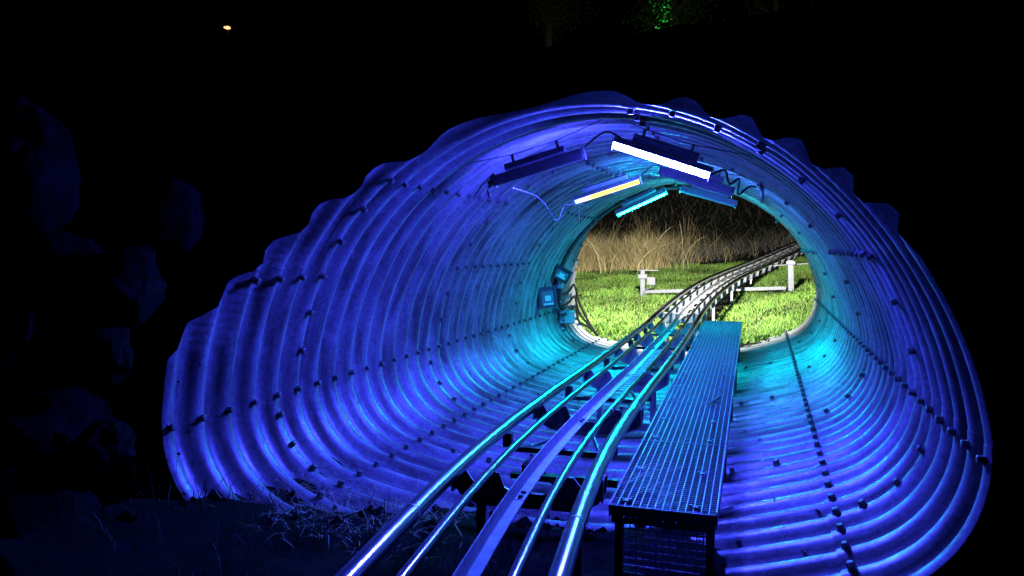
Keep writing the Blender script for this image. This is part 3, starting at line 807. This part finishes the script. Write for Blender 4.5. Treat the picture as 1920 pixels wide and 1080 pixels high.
tag(bevel(b.build('ground_beam', M['whitesteel'], None), 0.006), 'long white beam lying in the grass beneath the track', 'beam')
rp = empty('support_post', (1.43, 15, 0.55), 'white square post carrying a crossbar on the right of the track', 'post')
b = MB(); b.box((1.41, 15, (gz(1.43, 15) - 0.1 + 1.17) / 2), (0.05, 0, 0), (0, 0.05, 0), (-0.012, 0, (1.17 - gz(1.43, 15) + 0.1) / 2)); bevel(b.build('shaft', M['whitesteel'], rp), 0.006)
b = MB(); b.tube([(1.1, 15.06, 1.065), (1.6, 15.06, 1.10), (2.3, 15.06, 1.15)], 0.013, 10); b.build('crossbar', M['whitesteel'], rp, True)
b = MB(); b.box((1.40, 15.0, 1.12), (0.075, 0, 0), (0, 0.07, 0), (0, 0, 0.03)); b.build('bracket', M['whitesteel'], rp)

# ------------------------------------------------------------------ boulders left of the near mouth
def boulder(px, r, label, sq=(1, 1, 1), seed=0):
    bm = bmesh.new(); bmesh.ops.create_icosphere(bm, subdivisions=4, radius=1.0)
    for v in bm.verts:
        d = v.co.normalized()
        k = 1 + 0.28 * noise.noise(d * 1.3 + Vector((seed * 3.1, 0, 0))) + 0.12 * noise.noise(d * 3.1 + Vector((0, seed, 0))) + 0.07 * noise.noise(d * 6 + Vector((seed, 0, 0))) + 0.04 * noise.noise(d * 13)
        for a in range(5):   # a few broken facets
            rr_ = random.Random(seed * 17 + a); nrm = Vector((rr_.uniform(-1, 1), rr_.uniform(-1, 1), rr_.uniform(-1, 1))).normalized(); dd = d.dot(nrm) * k
            if dd > 0.78: k *= 0.78 / dd
        v.co = Vector((d.x * k * r * sq[0], d.y * k * r * sq[1], d.z * k * r * sq[2]))
    me = bpy.data.meshes.new('boulder'); bm.to_mesh(me); bm.free(); me.polygons.foreach_set('use_smooth', [True] * len(me.polygons))
    try: me.set_sharp_from_angle(angle=math.radians(28))
    except Exception: pass
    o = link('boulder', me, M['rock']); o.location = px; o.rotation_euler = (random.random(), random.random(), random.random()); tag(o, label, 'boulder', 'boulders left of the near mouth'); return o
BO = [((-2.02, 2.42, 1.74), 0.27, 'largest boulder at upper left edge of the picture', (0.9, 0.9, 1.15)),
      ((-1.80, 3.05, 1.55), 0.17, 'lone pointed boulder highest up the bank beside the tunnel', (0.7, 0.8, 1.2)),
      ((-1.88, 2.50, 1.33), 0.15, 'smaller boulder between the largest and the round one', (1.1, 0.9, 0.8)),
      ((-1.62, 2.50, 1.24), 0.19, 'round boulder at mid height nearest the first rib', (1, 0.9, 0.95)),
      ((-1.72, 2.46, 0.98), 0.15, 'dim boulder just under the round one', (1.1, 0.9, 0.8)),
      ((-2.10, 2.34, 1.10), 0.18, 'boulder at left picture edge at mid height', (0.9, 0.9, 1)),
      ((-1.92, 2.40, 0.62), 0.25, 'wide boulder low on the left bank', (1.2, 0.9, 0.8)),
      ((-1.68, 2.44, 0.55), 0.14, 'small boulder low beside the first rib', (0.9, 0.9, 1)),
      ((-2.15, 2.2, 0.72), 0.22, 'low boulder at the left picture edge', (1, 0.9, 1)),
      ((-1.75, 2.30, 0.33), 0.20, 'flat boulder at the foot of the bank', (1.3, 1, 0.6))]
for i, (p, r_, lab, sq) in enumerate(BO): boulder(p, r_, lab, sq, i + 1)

# soil washed over the near floor, extended as shade under the walkway
hx = np.arange(-1.58, 0.80, 0.04); hy = np.arange(1.9, 4.1, 0.04); hv = []; hf = []
HB = lambda x_: np.interp(x_, [-1.6, -1.5, -1.3, -1.0, -0.6, -0.1, 0.3, 0.6, 0.8], [2.6, 2.75, 3.2, 3.45, 3.85, 3.8, 3.9, 3.8, 3.3])
def heap_z(a, c):
    f = prof(s_near(a, 0.1 if abs(a) < 1.3 else 0.3))[1]
    d = HB(a) + 0.22 * noise.noise(Vector((a * 3, c * 3, 1))) - c
    return f + 0.075 * math.tanh(d * 3.0) - 0.035 + 0.03 * noise.noise(Vector((a * 5, c * 5, 4))) + 0.012 * noise.noise(Vector((a * 17, c * 17, 4)))
for a in hx:
    for c in hy: hv.append((a, c, heap_z(a, c)))
for i in range(len(hx) - 1):
    for j in range(len(hy) - 1):
        k = i * len(hy) + j; hf.append((k, k + len(hy), k + len(hy) + 1, k + 1))
hm = bpy.data.meshes.new('soil'); hm.from_pydata(hv, [], hf); hm.polygons.foreach_set('use_smooth', [True] * len(hf)); hm.update()
tag(link('soil', hm, M['soil']), 'dark soil washed under the near rails, extended as shade below the walkway', 'soil', kind='stuff')

n = 4200
x = rng.uniform(-2.6, 0.3, n); y = rng.uniform(1.6, 3.5, n); k = (y < np.array([float(HB(q)) for q in x]) + 0.1) & (fbm(x, y, 2.2, 6) > -0.1); x, y = x[k], y[k]
vg = blades('verge_grass', x, y, 0.05 + 0.16 * rng.random(len(x)) ** 2, np.full(len(x), 0.004), np.full(len(x), 0.8), tints(len(x), (0.02, 0.02, 0.011), (0.008, 0.011, 0.005)), 'sparse dark grass on the soil at near left', 'grass', seg=3, zoff=0.0)
co = np.zeros(len(vg.data.vertices) * 3); vg.data.vertices.foreach_get('co', co); co = co.reshape(-1, 7, 3)
dz = np.array([heap_z(a, c) if (-1.58 < a < 0.8 and c > 1.9) else 0 for a, c in zip(x, y)]); gz0 = ground_z(x, y)
co[:, :, 2] += np.where(dz != 0, np.maximum(dz, gz0) - gz0, 0)[:, None]; vg.data.vertices.foreach_set('co', co.reshape(-1)); vg.data.update()

# pebbles and straw at the near mouth
n = 900
x = -1.15 + 0.38 * rng.normal(size=n); y = 3.35 + 0.28 * rng.normal(size=n)
k = (x > -1.5) & (x < -0.35) & (y > 2.75) & (y < 4.1); x, y = x[k], y[k]
b = MB(); tint = []
for a, c in zip(x, y):
    zx = max(prof(s_near(a, 0.1))[1] - 0.02, heap_z(a, c)) + abs(random.gauss(0, 0.012)); an = random.uniform(0, 2 * PI); L_ = random.uniform(0.03, 0.16)
    d = Vector((math.cos(an), math.sin(an), random.uniform(-0.1, 0.35))) * L_; w_ = Vector((-math.sin(an), math.cos(an), 0)) * random.uniform(0.0008, 0.0017)
    q = Vector((a, c, zx)); m_ = q + d * 0.5 + Vector((0, 0, random.uniform(0, 0.025))); e_ = q + d
    b.add([q - w_, q + w_, m_ + w_, m_ - w_, e_], [(0, 1, 2, 3), (3, 2, 4)])
so = b.build('straw', mat('straw', (0.33, 0.28, 0.15), 0.7)); tag(so, 'tangle of straw lying on the tunnel floor at near left', 'straw', kind='stuff')
b = MB()
for i in range(46):
    an = random.uniform(-0.5, 1.2); q = Vector((random.uniform(0.3, 0.55), random.uniform(3.0, 3.5), 0)); q.z = wk(q.y)[2] + random.uniform(0.002, 0.012); L_ = random.uniform(0.05, 0.2)
    d = Vector((math.cos(an), math.sin(an), random.uniform(-0.02, 0.12))) * L_; w_ = Vector((-math.sin(an), math.cos(an), 0)) * 0.001
    b.add([q - w_, q + w_, q + d * 0.5 + w_ + Vector((0, 0, 0.01)), q + d * 0.5 - w_ + Vector((0, 0, 0.01)), q + d], [(0, 1, 2, 3), (3, 2, 4)])
tag(b.build('dry_stalks', so.data.materials[0]), 'dry stalks caught on the near end of the walkway', 'straw', kind='stuff')
n = 1600
x = rng.uniform(-2.2, 1.2, n); y = rng.uniform(0.9, 2.9, n); k = (np.abs(x) < 2.2); x, y = x[k], y[k]
b = MB()
for a, c in zip(x, y):
    r_ = abs(random.gauss(0, 0.012)) + 0.005; q = Vector((a, c, gz(a, c) + r_ * 0.4))
    vs = [q + Vector((random.uniform(0.6, 1.2) * r_ * sx, random.uniform(0.6, 1.2) * r_ * sy, random.uniform(0.5, 0.9) * r_ * sz)) for sx, sy, sz in ((1, 0, 0), (-1, 0, 0), (0, 1, 0), (0, -1, 0), (0, 0, 1), (0, 0, -1))]
    b.add(vs, [(0, 2, 4), (2, 1, 4), (1, 3, 4), (3, 0, 4), (2, 0, 5), (1, 2, 5), (3, 1, 5), (0, 3, 5)])
tag(b.build('gravel', M['rock']), 'loose gravel on the dark ground before the tunnel', 'gravel', kind='stuff')

b = MB()
for i in range(420):
    a = random.uniform(-1.25, 1.3); c = random.uniform(3.2, 10.5); r_ = random.uniform(0.008, 0.022)
    xx, zz, nx_, nz_ = prof(s_near(a, 0.05)); o_ = corr(c) - 0.003; q = Vector((xx + nx_ * o_, c, zz + nz_ * o_)); an = random.uniform(0, PI)
    u_ = Vector((math.cos(an), math.sin(an), random.uniform(-0.3, 0.3))) * r_; v_ = Vector((-math.sin(an), math.cos(an), random.uniform(-0.2, 0.4))) * r_ * 0.5
    b.add([q - u_, q + v_ + Vector((0, 0, 0.003)), q + u_, q - v_ + Vector((0, 0, 0.003))], [(0, 1, 2, 3)])
tag(b.build('leaf_litter', M['wood']), 'small dead leaves scattered over the tunnel floor', 'leaves', kind='stuff')
b = MB()
for i in range(60):
    a = random.uniform(-1.5, 0.5); c = float(HB(a)) + random.gauss(-0.08, 0.12); r_ = random.uniform(0.012, 0.045); q = Vector((a, c, heap_z(a, c) + r_ * 0.3))
    vs = [q + Vector((random.uniform(0.7, 1.2) * r_ * sx, random.uniform(0.7, 1.2) * r_ * sy, random.uniform(0.5, 0.9) * r_ * sz)) for sx, sy, sz in ((1, 0, 0), (-1, 0, 0), (0, 1, 0), (0, -1, 0), (0, 0, 1), (0, 0, -1))]
    b.add(vs, [(0, 2, 4), (2, 1, 4), (1, 3, 4), (3, 0, 4), (2, 0, 5), (1, 2, 5), (3, 1, 5), (0, 3, 5)])
tag(b.build('soil_clods', M['rock']), 'dark clods along the edge of the soil inside the mouth', 'clods', kind='stuff')

# ------------------------------------------------------------------ trees behind, with a green garden spot on one
def tree(x, y, h, cr, label, seed, nl=1500):
    rd = random.Random(seed); z0 = gz(x, y) - 0.2
    root = empty('tree', (x, y, z0), label, 'tree', 'trees up the dark hillside')
    b = MB(); top = Vector((x + rd.uniform(-.3, .3), y, z0 + h * 0.85))
    b.tube([(x, y, z0), (x + rd.uniform(-.1, .1), y, z0 + h * 0.4), top], 0.2, 9, radii=[0.22, 0.15, 0.05])
    tips = []
    for i in range(16):
        t = rd.uniform(0.45, 0.95); an = rd.uniform(0, 2 * PI); L_ = cr * rd.uniform(0.5, 1.0) * (1.2 - t * 0.6)
        q = Vector((x, y, z0)).lerp(top, t); e_ = q + Vector((math.cos(an) * L_, math.sin(an) * L_, rd.uniform(-0.2, 0.6) * L_))
        b.tube([q, q.lerp(e_, 0.5) + Vector((0, 0, 0.1)), e_], 0.04, 5, radii=[0.06, 0.035, 0.012]); tips.append((q, e_))
    b.build('trunk', M['bark'], root, True)
    P_ = []
    for i in range(nl):
        q, e_ = rd.choice(tips); t = rd.uniform(0.25, 1.1); P_.append(q.lerp(e_, t) + Vector((rd.gauss(0, .3), rd.gauss(0, .3), rd.gauss(0, .28))))
    vs = []; fs = []; tn = []
    for p_ in P_:
        u_ = Vector((rd.gauss(0, 1), rd.gauss(0, 1), rd.gauss(0, 1))).normalized(); v_ = u_.orthogonal().normalized(); s_ = rd.uniform(0.05, 0.11); k = len(vs)
        vs += [p_ - u_ * s_, p_ + v_ * s_ * 0.5, p_ + u_ * s_, p_ - v_ * s_ * 0.5]; fs.append((k, k + 1, k + 2, k + 3)); g = rd.uniform(0.6, 1.3); tn += [(0.05 * g, 0.11 * g, 0.025 * g, 1)] * 4
    me = bpy.data.meshes.new('crown'); me.from_pydata(vs, [], fs); a_ = me.attributes.new('tint', 'FLOAT_COLOR', 'POINT'); a_.data.foreach_set('color', np.array(tn).reshape(-1)); me.update()
    link('crown', me, M['leaf'], root); return root
tree(-2.3, 30.0, 7.2, 2.2, 'tree with a few leaves caught by green light above the crown', 3, 2200)
tree(1.2, 33.0, 8.0, 2.6, 'dark tree standing right of the green-lit one', 5)
tree(-8.5, 34.0, 8.5, 2.8, 'dark tree standing left of the green-lit one', 8)
gl_ = empty('garden_spotlight', (-2.2, 28.6, gz(-2.2, 28.6)), 'small green spotlight in the grass behind the tunnel', 'spotlight')
q = Vector(gl_.location)
b = MB(); b.tube([q, q + Vector((0, 0, 0.2))], 0.015, 6); b.build('stake', M['black'], gl_)
b = MB(); b.tube([q + Vector((0, 0, 0.18)), q + Vector((-0.03, 0.05, 0.32))], 0.05, 12); b.build('head', M['black'], gl_)
gd = bpy.data.lights.new('green_beam', 'SPOT'); gd.energy = 16000; gd.color = (0.05, 1.0, 0.25); gd.spot_size = math.radians(9); gd.spot_blend = 0.3; gd.shadow_soft_size = 0.03
go = bpy.data.objects.new('green_beam', gd); COL.objects.link(go); go.parent = gl_
go.location = (-0.05, 0.08, 0.40); go.rotation_euler = (Vector((-2.9, 30.0, 10.6)) - (q + Vector((0, 0, 0.4)))).to_track_quat('-Z', 'Y').to_euler()

# ------------------------------------------------------------------ far orange lamp on the dark slope
lx, ly, lz = -30.38, 40.0, 14.84
lamp = empty('street_lamp', (lx, ly, gz(lx, ly)), 'tiny warm orange lamp far off at upper left', 'lamp')
b = MB(); b.tube([(lx, ly, gz(lx, ly)), (lx, ly, lz - 0.15)], 0.06, 8); b.build('pole', M['dark'], lamp)
b = MB(); b.box((lx, ly, lz + 0.13), (0.32, 0.0, -0.05), (0, 0.18, 0), (0, 0, 0.05)); b.build('hood', M['dark'], lamp)
b = MB(); b.tube([(lx - 0.22, ly - 0.1, lz + 0.02), (lx, ly - 0.1, lz - 0.02), (lx + 0.2, ly - 0.1, lz - 0.06)], 0.08, 8, radii=[0.04, 0.10, 0.06]); b.build('bulb', emit('sodium bulb', (1.0, 0.42, 0.16), 3.0), lamp, True)
